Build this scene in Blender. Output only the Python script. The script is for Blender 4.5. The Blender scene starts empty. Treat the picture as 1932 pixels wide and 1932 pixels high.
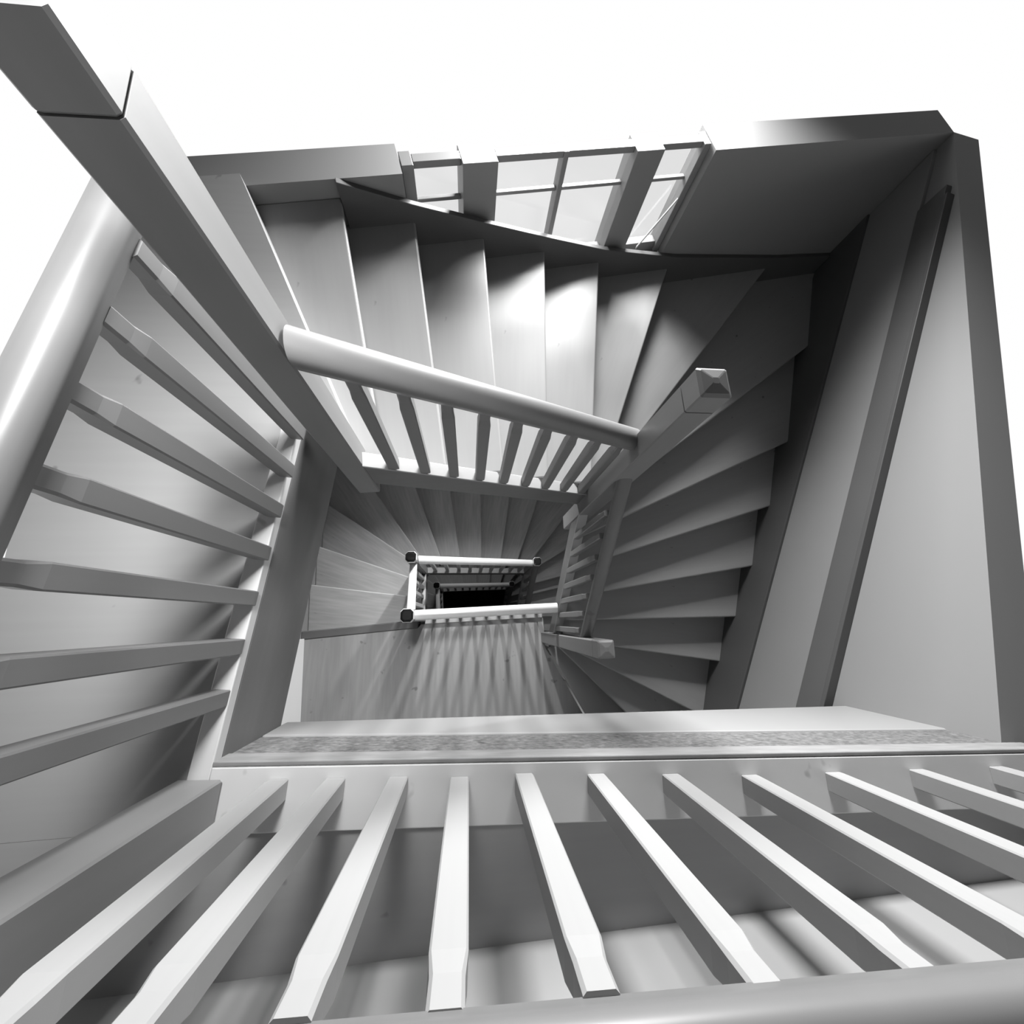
import bpy, math, random
from mathutils import Vector, Matrix
random.seed(4)
C = bpy.context.scene.collection
SC = bpy.context.scene

# ------------------------------------------------------------------ camera
# World: metres, z = 0 is the upper landing floor, the stairwell drops below it.
F_PX = 740.0
down = Vector((885 - 973, -(1172 - 965.5), F_PX)).normalized()      # the plumb line in lens axes
up_c = -down
y_c = Vector((0, 1, 0)); y_c = (y_c - down * y_c.dot(down)).normalized()
x_c = Vector((1, 0, 0)); x_c = x_c - down * x_c.dot(down); x_c = (x_c - y_c * x_c.dot(y_c)).normalized()
def lens_to_world(v): return Vector((v.dot(x_c), v.dot(y_c), v.dot(up_c)))
rx = lens_to_world(Vector((1, 0, 0))); ry = lens_to_world(Vector((0, 1, 0))); rz = -lens_to_world(Vector((0, 0, 1)))
cam_d = bpy.data.cameras.new('camera'); cam = bpy.data.objects.new('camera', cam_d); C.objects.link(cam)
CAM_Z = 1.65
cam.matrix_world = Matrix(((rx.x, ry.x, rz.x, 0), (rx.y, ry.y, rz.y, 0), (rx.z, ry.z, rz.z, CAM_Z), (0, 0, 0, 1)))
cam_d.sensor_width = 36; cam_d.lens = 36 * F_PX / 1932
cam_d.shift_x = -(973 - 966) / 1932; cam_d.shift_y = (965.5 - 966) / 1932
cam_d.clip_start = 0.02
SC.camera = cam

# ------------------------------------------------------------------ world and light
w = bpy.data.worlds.new('daylight'); SC.world = w; w.use_nodes = True
w.node_tree.nodes['Background'].inputs[0].default_value = (1, 1, 1, 1)
w.node_tree.nodes['Background'].inputs[1].default_value = 1.0
SC.view_settings.view_transform = 'Standard'; SC.view_settings.look = 'None'
SC.view_settings.exposure = 0.0; SC.view_settings.gamma = 1.0

def area(name, loc, target, sx, sy, power, spread=180):
    d = bpy.data.lights.new(name, 'AREA'); d.shape = 'RECTANGLE'; d.size = sx; d.size_y = sy; d.energy = power; d.spread = math.radians(spread)
    o = bpy.data.objects.new(name, d); C.objects.link(o); o.location = loc
    o.rotation_euler = (Vector(target) - Vector(loc)).to_track_quat('-Z', 'Y').to_euler()
    return o
area('daylight_upper_window', (1.0, 4.5, 0.52), (0.75, 0.6, -0.4), 1.4, 1.0, 270, 96)
area('daylight_lower_window', (-0.15, 3.02, -1.48), (0.1, 0.0, -2.7), 0.12, 0.18, 190)
area('daylight_lower_window', (0.70, 3.02, -1.48), (0.1, 0.0, -2.7), 0.12, 0.18, 190)
area('daylight_skylight', (-0.3, 1.0, 2.44), (-0.85, 0.35, 0), 0.45, 0.45, 17, 62)
area('daylight_lowest_window', (0.25, 3.5, -4.55), (0.1, 0.3, -6.1), 1.3, 0.9, 60)

# ------------------------------------------------------------------ materials
def mat(name, g, rough=0.5, var=0.06, scale=(3, 3, 3), spots=0.0, grain=0.0, gscale=(1.5, 30, 30), bump=0.0, spec=0.4, coat=0.0):
    m = bpy.data.materials.new(name); m.use_nodes = True
    nt = m.node_tree; N = nt.nodes; L = nt.links; b = N['Principled BSDF']
    b.inputs['Roughness'].default_value = rough; b.inputs['Specular IOR Level'].default_value = spec
    if coat: b.inputs['Coat Weight'].default_value = coat
    tc = N.new('ShaderNodeTexCoord')
    def noise(sc, detail, ns):
        mp = N.new('ShaderNodeMapping'); mp.inputs['Scale'].default_value = sc
        n = N.new('ShaderNodeTexNoise'); n.inputs['Scale'].default_value = ns; n.inputs['Detail'].default_value = detail
        L.new(tc.outputs['Object'], mp.inputs[0]); L.new(mp.outputs[0], n.inputs[0]); return n
    def madd(src, k, off):
        q = N.new('ShaderNodeMath'); q.operation = 'MULTIPLY_ADD'; L.new(src, q.inputs[0]); q.inputs[1].default_value = k; q.inputs[2].default_value = off
        return q.outputs[0]
    def mul(a, c):
        q = N.new('ShaderNodeMath'); q.operation = 'MULTIPLY'; L.new(a, q.inputs[0]); L.new(c, q.inputs[1]); return q.outputs[0]
    n1 = noise(scale, 4, 1.0)
    val = madd(n1.outputs[0], 2 * var * g, g * (1 - var))
    if grain:
        n2 = noise(gscale, 6, 1.0)
        val = mul(val, madd(n2.outputs[0], 2 * grain, 1 - grain))
    if spots:
        n3 = noise((9, 9, 9), 2, 1.0)
        r = N.new('ShaderNodeValToRGB'); r.color_ramp.elements[0].position = 0.24; r.color_ramp.elements[0].color = (1 - spots,) * 3 + (1,)
        r.color_ramp.elements[1].position = 0.29; r.color_ramp.elements[1].color = (1, 1, 1, 1)
        L.new(n3.outputs[0], r.inputs[0]); val = mul(val, r.outputs[0])
    cb = N.new('ShaderNodeCombineColor')
    for i in range(3): L.new(val, cb.inputs[i])
    L.new(cb.outputs[0], b.inputs['Base Color'])
    if bump:
        n4 = noise((60, 60, 60), 5, 1.0); bp = N.new('ShaderNodeBump'); bp.inputs['Strength'].default_value = bump; bp.inputs['Distance'].default_value = 0.01
        L.new(n4.outputs[0], bp.inputs['Height']); L.new(bp.outputs[0], b.inputs['Normal'])
    return m
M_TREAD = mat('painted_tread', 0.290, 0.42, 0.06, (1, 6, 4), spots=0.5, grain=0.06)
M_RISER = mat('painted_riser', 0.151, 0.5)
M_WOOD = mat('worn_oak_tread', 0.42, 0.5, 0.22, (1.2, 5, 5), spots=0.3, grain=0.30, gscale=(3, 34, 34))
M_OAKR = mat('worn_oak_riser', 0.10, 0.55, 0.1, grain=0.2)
M_FLOOR = mat('painted_floor', 0.336, 0.45, 0.08, (1, 2, 2), spots=0.45, grain=0.05)
M_LAND = mat('worn_landing_board', 0.31, 0.45, 0.1, (6, 1, 4), spots=0.4, grain=0.22, gscale=(26, 2, 20))
M_STRING = mat('grey_stringer', 0.128, 0.5, 0.12, (6, 6, 6), grain=0.12, gscale=(2, 2, 25))
M_WSTR = mat('dark_wall_string', 0.085, 0.5)
M_FASC = mat('grey_fascia', 0.151, 0.5, 0.12, (2, 2, 8), grain=0.12, gscale=(3, 3, 12))
M_FASCL = mat('pale_fascia', 0.26, 0.5, 0.05)
M_SCAB = mat('flaking_plaster', 0.13, 0.8, 0.6, (26, 26, 40), spots=0.5, grain=0.9, gscale=(45, 45, 80), bump=1.0)
M_EDGE = mat('weathered_edge', 0.22, 0.7, 0.25, (4, 4, 20), spots=0.2, grain=0.3, gscale=(9, 9, 40))
M_RAIL = mat('backlit_grey_rail', 0.15, 0.38, 0.06, (8, 3, 3), spots=0.25, grain=0.05)  # rail paint set greyer than the white rails; backlight is in the colour
M_RAILW = mat('white_rail', 0.760, 0.28, 0.03, (8, 3, 3), coat=0.3)
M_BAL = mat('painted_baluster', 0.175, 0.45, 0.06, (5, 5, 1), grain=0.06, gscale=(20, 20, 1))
M_BALW = mat('pale_baluster', 0.360, 0.45, 0.05)
M_BALN = mat('lit_near_baluster', 0.30, 0.45, 0.06, (5, 5, 1), grain=0.06, gscale=(20, 20, 1))  # lit copy of the baluster paint; light on the front faces is in the colour
M_PLATE = mat('pale_base_plate', 0.58, 0.5, 0.06, spots=0.3)
M_WHITE = mat('lit_wall_white', 0.72, 0.5, 0.03)  # white put in for the window-lit left wall
M_NEWEL = mat('painted_newel', 0.197, 0.45, 0.1, (4, 4, 1), grain=0.08, gscale=(20, 20, 1.5))
M_CAP = mat('black_cap', 0.012, 0.18, spec=0.6)
M_RIM = mat('bright_cap_rim', 0.750, 0.3)
M_WALL = mat('plaster_wall', 0.24, 0.7, 0.05, (0.7, 0.7, 0.7))
M_DADO = mat('pale_dado', 0.24, 0.5, 0.04)
M_DRAIL = mat('dark_dado_rail', 0.10, 0.45)
M_FRAME = mat('window_frame_paint', 0.244, 0.4)
M_CEIL = mat('dark_sky_block', 0.050, 0.8)  # unseen slab overhead, kept dark to stop bounced light
M_GROUND = mat('ground_floor_shade', 0.050, 0.7)  # the darkness of the well bottom is put into this floor colour
M_METAL = mat('latch_metal', 0.450, 0.3)
def glass():
    m = bpy.data.materials.new('window_glass'); m.use_nodes = True; nt = m.node_tree; N = nt.nodes
    N.remove(N['Principled BSDF']); t = N.new('ShaderNodeBsdfTransparent'); g = N.new('ShaderNodeBsdfGlossy'); g.inputs['Roughness'].default_value = 0.05
    t.inputs[0].default_value = (0.92, 0.92, 0.92, 1)
    x = N.new('ShaderNodeMixShader'); x.inputs[0].default_value = 0.06
    nt.links.new(t.outputs[0], x.inputs[1]); nt.links.new(g.outputs[0], x.inputs[2]); nt.links.new(x.outputs[0], N['Material Output'].inputs[0]); return m
M_GLASS = glass()

# ------------------------------------------------------------------ mesh helpers
class MB:
    def __init__(s): s.v = []; s.f = []
    def add(s, vs, fs):
        k = len(s.v); s.v += [tuple(p) for p in vs]; s.f += [tuple(i + k for i in f) for f in fs]; return s
    def prism(s, poly, z0, z1):
        """plan polygon between two heights; each height may be a list (one per corner)"""
        n = len(poly)
        a = sum(poly[i][0] * poly[(i + 1) % n][1] - poly[(i + 1) % n][0] * poly[i][1] for i in range(n))
        Z0 = list(z0) if hasattr(z0, '__len__') else [z0] * n; Z1 = list(z1) if hasattr(z1, '__len__') else [z1] * n
        poly = list(poly)
        if a < 0: poly.reverse(); Z0.reverse(); Z1.reverse()
        vs = [(p[0], p[1], z) for p, z in zip(poly, Z0)] + [(p[0], p[1], z) for p, z in zip(poly, Z1)]
        fs = [tuple(range(n - 1, -1, -1)), tuple(range(n, 2 * n))] + [(i, (i + 1) % n, n + (i + 1) % n, n + i) for i in range(n)]
        return s.add(vs, fs)
    def box(s, c, d, ang=0):
        ca, sa = math.cos(ang), math.sin(ang); x, y = d[0] / 2, d[1] / 2
        P = [(c[0] + u * ca - v * sa, c[1] + u * sa + v * ca) for u, v in ((-x, -y), (x, -y), (x, y), (-x, y))]
        return s.prism(P, c[2] - d[2] / 2, c[2] + d[2] / 2)
    def bar(s, p0, p1, w, z0a, z1a, z0b, z1b):
        """upright board along p0 -> p1, width w, heights at both ends"""
        d = Vector((p1[0] - p0[0], p1[1] - p0[1])).normalized(); n = Vector((-d.y, d.x)) * w / 2
        P = [(p0[0] - n.x, p0[1] - n.y), (p1[0] - n.x, p1[1] - n.y), (p1[0] + n.x, p1[1] + n.y), (p0[0] + n.x, p0[1] + n.y)]
        return s.prism(P, (z0a, z0b, z0b, z0a), (z1a, z1b, z1b, z1a))
    def sweep(s, p0, p1, prof):
        """profile (side, up) carried from p0 to p1 with plumb ends"""
        p0 = Vector(p0); p1 = Vector(p1); d = Vector((p1.x - p0.x, p1.y - p0.y, 0)).normalized(); n = Vector((-d.y, d.x, 0)); k = len(prof)
        vs = [p + n * u + Vector((0, 0, v)) for p in (p0, p1) for u, v in prof]
        fs = [(i, (i + 1) % k, k + (i + 1) % k, k + i) for i in range(k)] + [tuple(range(k - 1, -1, -1)), tuple(range(k, 2 * k))]
        return s.add(vs, fs)
    def rings(s, c, secs):
        """stack of plan sections [(list of (x, y), z)] around c"""
        k = len(secs[0][0]); vs = [(c[0] + x, c[1] + y, z) for sec, z in secs for x, y in sec]; fs = []
        for r in range(len(secs) - 1):
            fs += [(r * k + i, r * k + (i + 1) % k, (r + 1) * k + (i + 1) % k, (r + 1) * k + i) for i in range(k)]
        fs += [tuple(range(k - 1, -1, -1)), tuple((len(secs) - 1) * k + i for i in range(k))]
        return s.add(vs, fs)
    def build(s, name, m, parent=None, bevel=0.0, origin=None, ang=0.0, smooth=False, seg=2):
        O = Vector(origin) if origin else Vector((0, 0, 0)); R = Matrix.Rotation(-ang, 3, 'Z')
        me = bpy.data.meshes.new(name); me.from_pydata([R @ (Vector(p) - O) for p in s.v], [], s.f); me.update()
        me.materials.append(m); o = bpy.data.objects.new(name, me); C.objects.link(o)
        mw = Matrix.Translation(O) @ Matrix.Rotation(ang, 4, 'Z')
        o.matrix_world = mw
        if parent:
            o.parent = parent; o.matrix_parent_inverse = Matrix.Identity(4)
            o.matrix_basis = parent.matrix_basis.inverted() @ mw
        if smooth:
            for p in me.polygons: p.use_smooth = True
            me.set_sharp_from_angle(angle=math.radians(34))
        if bevel:
            b = o.modifiers.new('bevel', 'BEVEL'); b.width = bevel; b.segments = seg; b.limit_method = 'ANGLE'; b.angle_limit = math.radians(40)
        return o
def tag(o, label, cat, group=None):
    o['label'] = label; o['category'] = cat
    if group: o['group'] = group
    return o
def struct(o): o['kind'] = 'structure'; return o
def thing(name, label, cat, loc, group=None):
    o = bpy.data.objects.new(name, None); C.objects.link(o); o.location = loc; o.empty_display_size = 0.1
    o.matrix_basis = Matrix.Translation(Vector(loc))
    return tag(o, label, cat, group)
def lerp(a, b, t): return tuple(x + (y - x) * t for x, y in zip(a, b))
def chsq(h, c):   # square section with cut corners
    return [(h, -h + c), (h, h - c), (h - c, h), (-h + c, h), (-h, h - c), (-h, -h + c), (-h + c, -h), (h - c, -h)]

# ------------------------------------------------------------------ the plan
R = 0.16                                   # riser
def back_y(x): return 2.58 + 0.245 * x      # window wall, slightly out of square
def right_x(y): return 2.56 + 0.32 * y      # right-hand wall
YF = -1.05
def left_x(y): return -1.69 - 0.06 * y      # left-hand wall
cx = (2.56 + 0.32 * 2.58) / (1 - 0.32 * 0.245)
lx = (-1.69 - 0.06 * 2.58) / (1 + 0.06 * 0.245)
CBL, CBR, CFR, CFL = (lx, back_y(lx)), (cx, back_y(cx)), (right_x(YF), YF), (left_x(YF), YF)
ROOM = [CBL, CBR, CFR, CFL]                # clockwise
def hit(p, q):
    """where the ray p -> q meets the walls, and how far round (clockwise) that is"""
    d = (q[0] - p[0], q[1] - p[1]); best = None
    for k in range(4):
        a, b = ROOM[k], ROOM[(k + 1) % 4]; e = (b[0] - a[0], b[1] - a[1]); den = d[0] * e[1] - d[1] * e[0]
        if abs(den) < 1e-9: continue
        t = ((a[0] - p[0]) * e[1] - (a[1] - p[1]) * e[0]) / den; s = ((a[0] - p[0]) * d[1] - (a[1] - p[1]) * d[0]) / den
        if t > 1e-6 and -1e-6 <= s <= 1 + 1e-6 and (best is None or t < best[0]): best = (t, k + s, (a[0] + e[0] * s, a[1] + e[1] * s))
    return best[2], best[1]
STOREY = 20 * R
Z_LAND = -17 * R

# ------------------------------------------------------------------ room shell
def wall(name, p0, p1, out, z0, z1, holes=()):
    """wall from p0 to p1 thickened by out; holes = (t0, t1, za, zb) in metres along it"""
    L = math.dist(p0, p1); ts = sorted({0, L} | {h[0] for h in holes} | {h[1] for h in holes}); zs = sorted({z0, z1} | {h[2] for h in holes} | {h[3] for h in holes})
    mb = MB(); at = lambda t: lerp(p0, p1, t / L)
    for i in range(len(ts) - 1):
        run = None
        for j in range(len(zs) - 1):
            tm, zm = (ts[i] + ts[i + 1]) / 2, (zs[j] + zs[j + 1]) / 2
            if any(h[0] < tm < h[1] and h[2] < zm < h[3] for h in holes): continue
            a, b = at(ts[i]), at(ts[i + 1])
            mb.prism([a, b, (b[0] + out[0], b[1] + out[1]), (a[0] + out[0], a[1] + out[1])], zs[j], zs[j + 1])
    return struct(mb.build(name, M_WALL))
Z_GROUND = -10.6; Z_TOP = -0.06
Lb = math.dist(CBL, CBR); ub = ((CBR[0] - CBL[0]) / Lb, (CBR[1] - CBL[1]) / Lb)
def along_back(x): return (x - CBL[0]) / ub[0]
WIN = [(-0.38, 1.64, -0.86, Z_TOP), (-0.45, 0.95, -1.80, -1.38), (-0.45, 0.95, -2.20 - STOREY, -1.35 - STOREY)]
wall('wall_back', CBL, CBR, (-0.24 * ub[1], 0.24 * ub[0]), Z_GROUND, Z_TOP, [(along_back(a), along_back(b), c, d) for a, b, c, d in WIN])
wall('wall_right', CBR, CFR, (0.2, -0.05), Z_GROUND, Z_TOP)
wall('wall_front', CFR, CFL, (0, -0.2), Z_GROUND, 2.5)
wall('wall_left', CFL, CBL, (-0.2, 0), Z_GROUND, -0.26)
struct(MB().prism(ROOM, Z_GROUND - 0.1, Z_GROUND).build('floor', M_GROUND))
struct(MB().prism([(-8.5, -7.5), (10, -7.5), (10, 10), (-8.5, 10)], 2.5, 2.65).build('ceiling_sky_block', M_CEIL))  # out of view, carried far past the walls to block sky light

def bpt(x, off=0.0): return (x - off * ub[1], back_y(x) + off * ub[0])
def make_window(name, x0, x1, z0, z1, posts, bars, bottom=True):
    e = bpy.data.objects.new(name, None); C.objects.link(e); struct(e); e.matrix_basis = Matrix.Translation(Vector((*bpt(x0, 0.12), z0)))
    fr = MB(); ang = math.atan2(ub[1], ub[0])
    def post(x, wd, dep): fr.box((*bpt(x, 0.12), (z0 + z1) / 2), (wd, dep, z1 - z0 - 0.002), ang)
    for x, wd, dep in posts: post(x, wd, dep)
    px = [p for p in posts]
    def rail(z, th, dep):
        for (xa, wa, _), (xb, wb, _) in zip(px, px[1:]):
            fr.bar(bpt(xa + wa / 2 * ub[0], 0.12), bpt(xb - wb / 2 * ub[0], 0.12), dep, z - th / 2, z + th / 2, z - th / 2, z + th / 2)
    rail(z0 + 0.04, 0.078, 0.07); rail(z1 - 0.02, 0.038, 0.07)
    for z in bars: rail(z, 0.022, 0.03)
    fr.build('window_frame', M_FRAME, e, 0.004)
    for (xa, wa, _), (xb, wb, _) in zip(px, px[1:]):
        g = MB(); g.bar(bpt(xa + (wa / 2 - 0.004) * ub[0], 0.12), bpt(xb - (wb / 2 - 0.004) * ub[0], 0.12), 0.005, z0 + 0.07, z1 - 0.035, z0 + 0.07, z1 - 0.035)
        g.build('window_pane', M_GLASS, e)
    return e
win1 = make_window('window_1', -0.38, 1.64, WIN[0][2], WIN[0][3], [(-0.34, 0.07, 0.12), (0.08, 0.22, 0.16), (0.63, 0.035, 0.08), (1.19, 0.2, 0.16), (1.61, 0.05, 0.12)], [-0.3])
st = MB(); st.bar(bpt(1.40, 0.05), bpt(1.57, 0.05), 0.014, -0.80, -0.78, -0.42, -0.40); st.build('window_stay', M_METAL, win1, 0.003)
for n, k in (('window_2', 1), ('window_3', 2)):
    make_window(n, WIN[k][0], WIN[k][1], WIN[k][2], WIN[k][3], [(-0.41, 0.07, 0.12), (0.25, 0.05, 0.08), (0.91, 0.07, 0.12)], [(WIN[k][2] + WIN[k][3]) / 2])

# ------------------------------------------------------------------ steps
# nosing lines: (point at the well, second point further out), clockwise and downwards
UP = [((-0.495, 0.76), (-1.13, 2.16)), ((-0.41, 0.775), (-0.75, 2.44)), ((-0.12, 0.80), (-0.36, 2.60)), ((0.20, 0.83), (0.10, 2.61)), ((0.495, 0.86), (0.57, 2.72)),
      ((0.83, 0.89), (1.06, 2.83)), ((0.93, 0.90), (1.77, 3.01)), ((0.95, 0.91), (3.02, 3.40)), ((0.93, 0.79), (3.50, 2.64)), ((0.87, 0.62), (3.03, 1.56)),
      ((0.85, 0.39), (2.86, 0.97)), ((0.85, 0.17), (2.75, 0.43)), ((0.85, -0.02), (2.56, -0.04)), ((0.85, -0.19), (2.46, -0.46)), ((0.88, -0.24), (1.98, -0.82)),
      ((0.87, -0.26), (1.44, -0.83)), ((0.81, -0.30), (1.11, -0.85))]
LOW = [((-0.53, 0.02), (-1.73, -0.06)), ((-0.53, 0.27), (-1.73, 0.44)), ((-0.56, 0.47), (-1.76, 0.90)), ((-0.58, 0.66), (-1.75, 1.46)), ((-0.55, 0.72), (-1.14, 1.56)),
       ((-0.34, 0.74), (-0.68, 1.66)), ((-0.11, 0.75), (-0.25, 1.69)), ((0.17, 0.77), (0.17, 1.72)), ((0.45, 0.78), (0.60, 1.73)), ((0.70, 0.79), (1.05, 1.75)),
       ((0.90, 0.80), (1.69, 1.78)), ((0.91, 0.70), (1.57, 1.08)), ((0.90, 0.52), (1.54, 0.67)), ((0.86, 0.36), (2.8, 0.75)), ((0.85, 0.19), (2.7, 0.36)), ((0.85, 0.04), (2.6, 0.02)),
       ((0.85, -0.12), (2.46, -0.40)), ((0.88, -0.22), (1.98, -0.80)), ((0.87, -0.26), (1.44, -0.83)), ((0.81, -0.30), (1.11, -0.85))]
def corners_between(s0, s1):
    if s1 < s0: s1 += 4
    return [ROOM[k % 4] for k in range(int(math.floor(s0)) + 1, int(math.floor(s1)) + 1) if s0 < k < s1]
def make_flight(root, lines, z0, mt, mr, first=1):
    outs = [hit(*l) for l in lines]
    for i in range(len(lines)):
        (a, q), (o, s) = lines[i], outs[i]; z = z0 - R * i
        dx, dy = o[0] - a[0], o[1] - a[1]; L = math.hypot(dx, dy); dx /= L; dy /= L; nx, ny = dy, -dx        # n points down the stair
        if nx * 0 + (dx * ny - dy * nx) > 0: nx, ny = -nx, -ny
        ang = math.atan2(dy, dx)
        if i >= first:
            (pa, pq), (po, ps) = lines[i - 1], outs[i - 1]
            ex, ey = po[0] - pa[0], po[1] - pa[1]; le = math.hypot(ex, ey); bx, by = -ey / le * 0.05, ex / le * 0.05    # runs back under the riser
            poly = [(pa[0] + bx, pa[1] + by), (po[0] + bx - ex / le * 0.01, po[1] + by - ey / le * 0.01), po] + corners_between(ps, s) + [o, a, pa]
            poly = [p for k, p in enumerate(poly) if math.dist(p, poly[k - 1]) > 1e-4]
            MB().prism(poly, z - 0.042, z).build('tread', mt, root, 0.012, (*a, z), ang, seg=3)
        # riser under this nosing, set back a little
        b = 0.034; zt = z - 0.043; zb = z - R - 0.0
        P = [(a[0] - nx * b, a[1] - ny * b), (o[0] - nx * b - dx * 0.012, o[1] - ny * b - dy * 0.012)]
        P += [(P[1][0] - nx * 0.02, P[1][1] - ny * 0.02), (P[0][0] - nx * 0.02, P[0][1] - ny * 0.02)]
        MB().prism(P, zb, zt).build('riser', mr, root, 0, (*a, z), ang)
    return outs
flight_a = thing('stair_flight', 'pale painted winding stair flight descending from the upper landing below the bright window', 'stairs', (0.3, 1.6, Z_LAND))
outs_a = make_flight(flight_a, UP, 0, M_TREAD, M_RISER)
flight_b = thing('stair_flight', 'worn oak stair flight descending from the lower landing around the small bright well', 'stairs', (0.3, 1.5, Z_LAND - STOREY))
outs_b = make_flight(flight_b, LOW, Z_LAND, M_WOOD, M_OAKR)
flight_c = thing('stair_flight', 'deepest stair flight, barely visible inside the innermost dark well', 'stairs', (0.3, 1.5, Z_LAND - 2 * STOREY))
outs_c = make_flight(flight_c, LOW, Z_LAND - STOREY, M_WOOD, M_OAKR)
# stringers on the well side
def stringer(root, p0, p1, za, zb, depth, w=0.06, m=None): 
    MB().bar(p0, p1, w, za - depth, za - 0.013, zb - depth, zb - 0.013).build('stringer', m or M_STRING, root, 0.006)
    MB().bar(p0, p1, w + 0.012, za - 0.0125, za, zb - 0.0125, zb).build('string_capping', M_BALW, root, 0.003)
A, B, Cn = (-0.547, 0.755), (0.87, 0.795), (0.82, -0.19)
stringer(flight_a, (-0.49, 0.735), (0.83, 0.855), 1.65 - 1.745, 1.65 - 2.525, 0.255)
stringer(flight_a, (0.845, 0.74), (0.81, -0.13), 1.65 - 2.74, 1.65 - 3.72, 0.26)
E_, F_, G_ = (-0.50, 0.06), (-0.57, 0.63), (0.88, 0.72)
for root, dz in ((flight_b, 0), (flight_c, -STOREY)):
    stringer(root, (-0.505, 0.11), (-0.565, 0.58), -2.78 + dz, -3.34 + dz, 0.26)
    stringer(root, (-0.52, 0.635), (0.83, 0.715), -3.40 + dz, -4.30 + dz, 0.26)
    stringer(root, (0.88, 0.67), (0.82, -0.13), -4.40 + dz, -5.55 + dz, 0.26)
# wall strings: sloping boards along the outer walls
def wall_string(root, lines, outs, z0, rng, rise, drop, m, name, off=0.0, th=0.04, pts=None):
    path = []
    for i in rng:
        o, s = outs[i]; path.append((o, s, z0 - R * i))
    full = []
    for (o0, s0, za), (o1, s1, zb) in zip(path, path[1:]):
        full.append((o0, za))
        cs = corners_between(s0, s1)
        tot = [o0] + cs + [o1]; dl = [math.dist(tot[k], tot[k + 1]) for k in range(len(tot) - 1)]; acc = 0
        for k, c in enumerate(cs): acc += dl[k]; full.append((c, za + (zb - za) * acc / sum(dl)))
    full.append((path[-1][0], path[-1][2]))
    k = next((k for k, p in enumerate(full) if math.dist(p[0], CBR) < 1e-6), None)
    if pts == 'from_corner': full = full[k:]
    if pts == 'to_corner': full = full[:k + 1]
    ctr = (0.4, 0.8)
    def inw(k):
        v = []
        for a, b in ((k - 1, k), (k, k + 1)):
            if a < 0 or b >= len(full): continue
            p, q = full[a][0], full[b][0]; d = (q[0] - p[0], q[1] - p[1]); l = math.hypot(*d)
            if l < 1e-6: continue
            v.append((d[1] / l, -d[0] / l))
        if len(v) == 1: return v[0]
        sx, sy = v[0][0] + v[1][0], v[0][1] + v[1][1]; den = 1 + v[0][0] * v[1][0] + v[0][1] * v[1][1]
        return (sx / den, sy / den)
    mb = MB(); vs = []
    for k, (p, z) in enumerate(full):
        n = inw(k)
        for a, zz in ((off, z - drop), (off + th, z - drop), (off + th, z + rise), (off, z + rise)):
            vs.append((p[0] + n[0] * a, p[1] + n[1] * a, zz))
    fs = [(0, 1, 2, 3), tuple(4 * (len(full) - 1) + i for i in (3, 2, 1, 0))]
    for k in range(len(full) - 1):
        fs += [(4 * k + i, 4 * (k + 1) + i, 4 * (k + 1) + (i + 1) % 4, 4 * k + (i + 1) % 4) for i in range(4)]
    mb.add(vs, fs)
    return mb.build(name, m, root, 0.004)
wall_string(flight_a, UP, outs_a, 0, range(1, 9), 0.11, 0.22, M_WSTR, 'wall_string', pts='to_corner')
dR = Vector((CFR[0] - CBR[0], CFR[1] - CBR[1])); dR.normalize(); nR = Vector((dR.y, -dR.x))
def wall_board(name, parent, z_lo, z_hi, th, m, y0=None, y1=-1.04):
    """sloping board on the right-hand wall; z_lo, z_hi = (height at y = 0, rise per metre of y)"""
    ya, yb = (CBR[1] - 0.02 if y0 is None else y0), y1; q = []
    for y in (ya, yb): q.append((right_x(y) + nR.x * th / 2, y + nR.y * th / 2))
    return MB().bar(q[0], q[1], th, z_lo[0] + z_lo[1] * ya, z_hi[0] + z_hi[1] * ya, z_lo[0] + z_lo[1] * yb, z_hi[0] + z_hi[1] * yb).build(name, m, parent, 0.004)
wall_board('wall_string', flight_a, (-2.25, 0.29), (-1.57, 0.255), 0.05, M_WSTR)
struct(wall_board('trim_1', None, (-1.568, 0.255), (-1.00, 0.24), 0.03, M_DADO))
struct(wall_board('trim_2', None, (-0.998, 0.24), (-0.80, 0.24), 0.045, M_DRAIL, 2.95))
struct(wall_board('trim_3', None, (-0.798, 0.24), (-0.765, 0.24), 0.06, M_WSTR, 2.85))

# ------------------------------------------------------------------ landings
up_l = thing('stair_landing', 'pale painted upper landing floor at the left and bottom edges behind the near balusters', 'landing', (-1.2, 0.4, -0.2))
FL0, FL1, FR1 = (-0.70, 0.98), (-0.855, -0.428), (2.465, -0.598)       # well edge of the upper landing
n0o = outs_a[0][0]
MB().prism([(-0.495, 0.76), n0o, CBL, (left_x(-0.63), -0.63), (-0.93, -0.63), (-0.90, -0.46), (-0.745, 0.98), (-0.745, 1.0)][:8], -0.22, -0.05 + 0.05).build('floor_boards', M_FLOOR, up_l)
MB().prism([(left_x(-0.631), -0.631), (-0.93, -0.631), (2.46, -0.79), (right_x(-0.79), -0.79), CFR, CFL], -0.22, 0.0).build('floor_boards', M_FLOOR, up_l)
MB().bar((-0.7225, 0.98), (-0.8775, -0.45), 0.045, -0.45, 0.0, -0.45, 0.0).build('fascia', M_FASC, up_l, 0.004)
MB().bar((-0.735, 0.98), (-0.9095, -0.63), 0.07, 0.001, 0.05, 0.001, 0.05).build('base_plate', M_PLATE, up_l, 0.004)
dF = Vector((FR1[0] - FL1[0], FR1[1] - FL1[1])).normalized(); nF = Vector((-dF.y, dF.x))
def fpt(t, off): p = Vector(FL1) + dF * t - nF * off; return (p.x, p.y)
LF = 3.3
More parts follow.
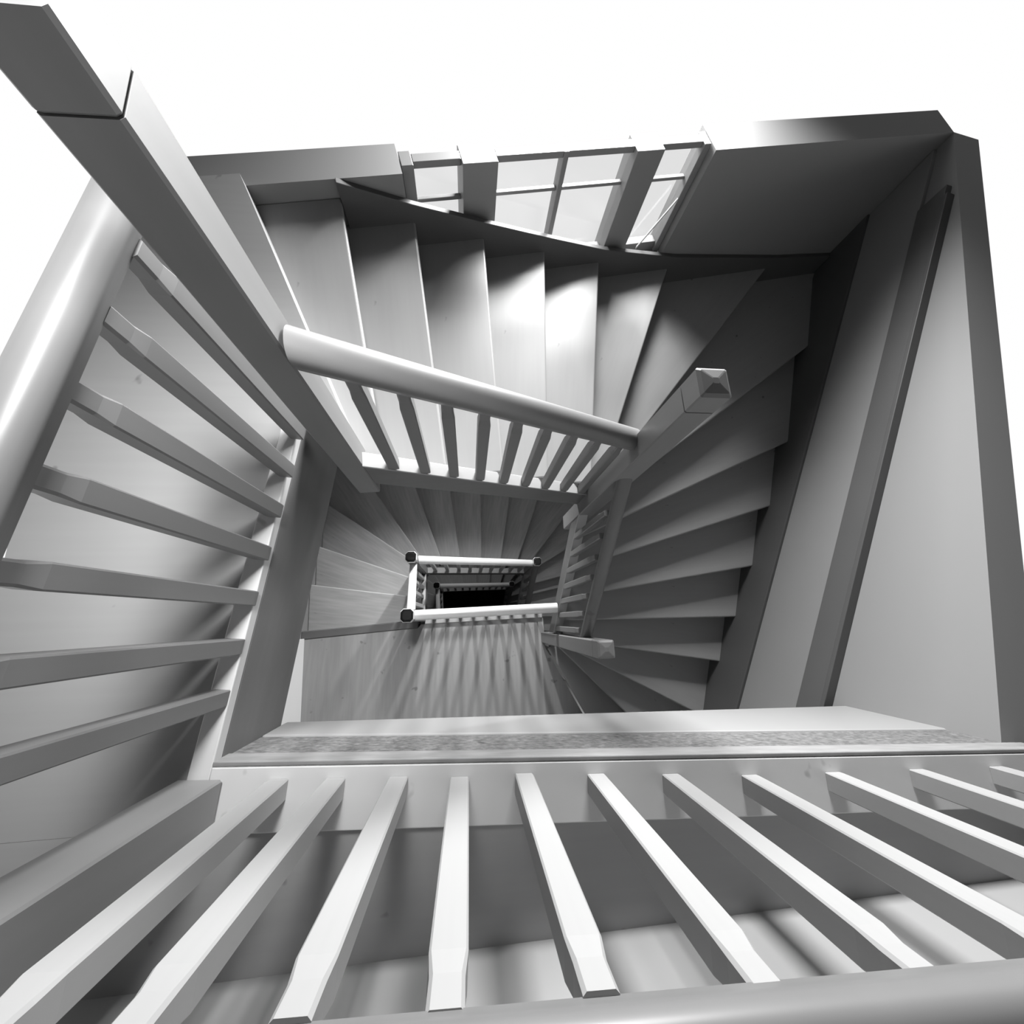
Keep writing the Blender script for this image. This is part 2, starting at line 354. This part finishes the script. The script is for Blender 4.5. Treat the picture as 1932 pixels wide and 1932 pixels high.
def fboard(name, o0, o1, z0, z1, m, bv=0.004, zr=None):
    zr = z0 if zr is None else zr
    return MB().prism([fpt(0, o0), fpt(LF, o0), fpt(LF, o1), fpt(0, o1)], (z0, zr, zr, z0), z1).build(name, m, up_l, bv)
fboard('fascia', 0.0, 0.05, -0.50, -0.27, M_FASCL, 0.012, -0.84)
fboard('plaster_band', 0.006, 0.05, -0.269, -0.042, M_SCAB)
fboard('edge_strip', 0.0, 0.016, -0.041, 0.0495, M_EDGE, 0.004)
fboard('base_plate', 0.017, 0.21, -0.041, 0.05, M_PLATE)

lo_l = thing('stair_landing', 'lower wooden landing striped by baluster shadows beside the small well', 'landing', (-0.4, -0.5, Z_LAND))
lo_l2 = thing('stair_landing', 'deepest landing glimpsed under the lower rail, mostly in darkness', 'landing', (-0.4, -0.5, Z_LAND - STOREY))
for root, z, oa, mt in ((lo_l, Z_LAND, outs_a[16][0], M_LAND), (lo_l2, Z_LAND - STOREY, outs_b[19][0], M_LAND)):
    m0o = outs_b[0][0]; n = 0.075
    MB().prism([(0.81, -0.30), oa, CFL, (m0o[0], m0o[1] - n), (-0.53, 0.02 - n), (-0.50, -0.017), (0.80, 0.011)], z - 0.2, z).build('floor_boards', mt, root)
    MB().prism([(m0o[0], m0o[1] - n + 0.001), (-0.53, 0.021 - n), (-0.53, 0.03), (m0o[0], m0o[1] + 0.012)], z - 0.04, z + 0.001).build('nosing_board', M_STRING, root, 0.01)
    MB().prism([(-0.46, -0.016), (0.79, 0.012), (0.79, 0.115), (-0.46, 0.085)], z - 0.26, z + 0.02).build('edge_curb', M_BALW, root, 0.006)
# skirting raised and whitened to stand for light on the left wall
struct(MB().bar((left_x(YF) + 0.02, YF), (left_x(-0.12) + 0.02, -0.12), 0.03, Z_LAND, Z_LAND + 0.42, Z_LAND, Z_LAND + 0.42).build('baseboard_lit_wall', M_WHITE, None, 0.004))

# ------------------------------------------------------------------ newel posts
def newel(label, c, z0, z1, w, cap='plain', ang=0.0, foot=True):
    t = thing('newel_post', label, 'newel post', (c[0], c[1], z0)); t.matrix_basis = Matrix.Translation(Vector((c[0], c[1], z0)))
    h = w / 2; ca, sa = math.cos(ang), math.sin(ang)
    rot = lambda sec: [(x * ca - y * sa, x * sa + y * ca) for x, y in sec]
    if cap == 'plain':
        MB().rings(c, [(rot(chsq(h - 0.008, 0.006)), z0), (rot(chsq(h, 0.006)), z0 + 0.012), (rot(chsq(h, 0.006)), z1 - 0.12)]).build('shaft', M_NEWEL, t)
        MB().rings(c, [(rot(chsq(h - 0.004, 0.006)), z1 - 0.119), (rot(chsq(h, 0.006)), z1 - 0.114), (rot(chsq(h, 0.006)), z1 - 0.012), (rot(chsq(h - 0.012, 0.004)), z1 - 0.002), (rot(chsq(0.012, 0.004)), z1 + 0.005)]).build('cap', M_NEWEL, t)
    else:
        MB().rings(c, [(rot(chsq(h - 0.008, 0.006)), z0), (rot(chsq(h, 0.008)), z0 + 0.012), (rot(chsq(h, 0.008)), z1 - 0.075)]).build('shaft', M_NEWEL, t)
        k = h + 0.008
        MB().rings(c, [(rot(chsq(h, 0.010)), z1 - 0.074), (rot(chsq(k, 0.024)), z1 - 0.05), (rot(chsq(k, 0.024)), z1 - 0.018), (rot(chsq(k - 0.003, 0.023)), z1 - 0.006)]).build('cap_rim', M_RIM, t, 0.002)
        MB().rings(c, [(rot(chsq(k - 0.005, 0.022)), z1 - 0.0055), (rot(chsq(k - 0.006, 0.022)), z1 + 0.004), (rot(chsq(k - 0.022, 0.015)), z1 + 0.010)]).build('cap', M_CAP, t)
    return t
newel('tall square newel post at the upper left where the sloping grey handrail starts', A, 1.65 - 2.14, 1.32, 0.11, 'plain', 0.08)
newel('square newel post with plain top at the upper right turn of the grey handrail', B, 1.65 - 3.24, 1.65 - 1.13, 0.12)
newel('square newel post rising from the right end of the lower landing', Cn, Z_LAND, 1.65 - 2.41, 0.105)
newel('stout square corner post standing on the upper landing at lower left', (-0.885, -0.545), 0.051, 1.1, 0.14, 'plain', -0.06)
newel('black capped newel at the landing corner where the long white rail begins', E_, -2.98, 1.65 - 3.36, 0.095, 'black')
newel('black capped newel at the far left corner of the small well', F_, -3.62, 1.65 - 3.93, 0.095, 'black')
newel('black capped newel at the far right corner of the small well', G_, -4.62, 1.65 - 5.0, 0.095, 'black')
newel('black capped newel deep in the innermost dark well at its right', (G_[0], G_[1]), -4.62 - STOREY, 1.65 - 5.0 - STOREY, 0.095, 'black')
newel('dim newel deep in the innermost dark well at its far left', (F_[0], F_[1]), -3.62 - STOREY, 1.65 - 3.93 - STOREY, 0.095, 'black')
newel('dim newel at the near left of the innermost dark well below the white rail', (E_[0], E_[1]), -2.98 - STOREY, 1.65 - 3.36 - STOREY, 0.095, 'black')
newel('dim newel under the right end of the long white rail', Cn, Z_LAND - STOREY, 1.65 - 2.41 - STOREY, 0.105, 'black')

# ------------------------------------------------------------------ balustrades
def railprof(w, h):
    P = [(-w * 0.36, -h * 0.5), (w * 0.36, -h * 0.5), (w * 0.42, -h * 0.28), (w * 0.5, -h * 0.1)]
    for k in range(0, 13):
        a = math.pi * k / 12; P.append((w * 0.5 * math.cos(a), -0.02 * h + h * 0.52 * math.sin(a) ** 0.8 if k not in (0, 12) else 0.0))
    P += [(-w * 0.5, -h * 0.1), (-w * 0.42, -h * 0.28)]
    return P
def balustrade(label, p0, p1, bal, w=0.05, rw=0.085, rh=0.08, mr=None, mb=None, group=None, foot0=None, foot1=None):
    """p0, p1 = handrail centres (x, y, z); bal = list of (x, y, z_foot); balusters reach up into the rail's underside"""
    t = thing('balustrade', label, 'balustrade', (*lerp(p0, p1, .5)[:2], min(b[2] for b in bal)), group)
    ang = math.atan2(p1[1] - p0[1], p1[0] - p0[0]); r = MB(); d2 = (p1[0] - p0[0]) ** 2 + (p1[1] - p0[1]) ** 2
    sl = (p1[2] - p0[2]) / math.sqrt(d2)
    r.v = []; r.sweep(p0, p1, railprof(rw, rh)); o = r.build('handrail', mr or M_RAIL, t, 0, p0, ang, True)
    for x, y, zf in bal:
        k = ((x - p0[0]) * (p1[0] - p0[0]) + (y - p0[1]) * (p1[1] - p0[1])) / d2
        zt = p0[2] + (p1[2] - p0[2]) * k - rh * 0.5 - abs(sl) * w * .5 + 0.004; h = w / 2; ca, sa = math.cos(ang), math.sin(ang)
        rot = lambda sec: [(u * ca - v * sa, u * sa + v * ca) for u, v in sec]
        m = MB().rings((x, y), [(rot(chsq(h * 0.96, 0.003)), zf), (rot(chsq(h, 0.004)), zf + 0.02), (rot(chsq(h, 0.004)), zt - 0.10), (rot(chsq(h * 0.86, 0.006)), zt - 0.06), (rot(chsq(h * 0.86, 0.006)), zt)])
        m.build('baluster', mb or M_BAL, t, 0, (x, y, zf))
    return t
def row(a, b, n, t0=0.0, t1=1.0): return [lerp(a, b, t0 + (t1 - t0) * k / (n - 1)) for k in range(n)]
balustrade('sloping grey handrail with nine dark balusters in front of the bright upper flight', (-0.48, 0.735, 1.65 - 0.97), (0.84, 0.85, 1.65 - 1.72),
           row((-0.36, 0.74, 1.65 - 1.8225), (0.76, 0.843, 1.65 - 2.4845), 9), 0.05, 0.11, 0.10)
balustrade('steep handrail with short pale balusters on the right side of the well', (0.87, 0.755, 1.65 - 1.98), (0.83, -0.135, 1.65 - 2.87),
           row((0.822, 0.60, 1.65 - 2.895), (0.802, -0.09, 1.65 - 3.67), 7), 0.042, 0.085, 0.08)
balustrade('near balustrade along the left edge of the well above the grey fascia', (-0.72, 0.90, 0.95), (-0.86, -0.47, 0.95),
           row((-0.715, 0.785, 0.051), (-0.86, -0.23, 0.051), 7), 0.055)
fb = [(-0.64, -.525), (-.455, -.535), (-.245, -.545), (-.035, -.56), (.195, -.565), (.46, -.585), (.745, -.605), (1.06, -.63), (1.41, -.645), (1.78, -.66), (2.15, -.675)]
balustrade('nearest balustrade standing on the pale plate along the bottom edge', (-0.81, -0.53, 0.95), (2.45, -0.68, 0.95), [(x, y, 0.051) for x, y in fb], 0.066, mb=M_BALN)
for dz, nm in ((0, 0), (-STOREY, 1)):
    q = ['long bright white rail on the near side of the small well', 'dim rail on the near side of the innermost dark well'][nm]
    balustrade(q, (E_[0] + .05, E_[1] + .002, 1.65 - 3.47 + dz), (0.77, 0.09, 1.65 - 3.50 + dz), row((-0.36, 0.055, Z_LAND + 0.021 + dz), (0.72, 0.08, Z_LAND + 0.021 + dz), 9), 0.04, 0.085, 0.08, M_RAILW, M_BALW)
    q = ['short white rail with four balusters on the left of the small well', 'dim short rail on the left of the innermost dark well'][nm]
    balustrade(q, (-0.505, 0.11, 1.65 - 3.62 + dz), (-0.565, 0.58, 1.65 - 4.1 + dz), row((-0.512, 0.17, -2.853 + dz), (-0.556, 0.51, -3.258 + dz), 4), 0.04, 0.075, 0.07, M_RAILW, M_BALW)
    q = ['white rail with nine balusters on the far side of the small well', 'pale rail with nine balusters on the far side of the innermost dark well'][nm]
    balustrade(q, (-0.52, 0.635, 1.65 - 4.17 + dz), (0.83, 0.715, 1.65 - 5.12 + dz), row((-0.42, 0.641, -3.467 + dz), (0.74, 0.71, -4.24 + dz), 9), 0.04, 0.085, 0.08, M_RAILW, M_BALW)
    q = ['shaded rail descending on the right of the small well', 'dark rail descending on the right of the innermost well'][nm]
    balustrade(q, (0.88, 0.67, 1.65 - 5.2 + dz), (0.82, -0.13, 1.65 - 6.25 + dz), row((0.872, 0.57, -4.544 + dz), (0.826, -0.05, -5.435 + dz), 6), 0.04, 0.085, 0.08, M_RAIL, M_BAL)
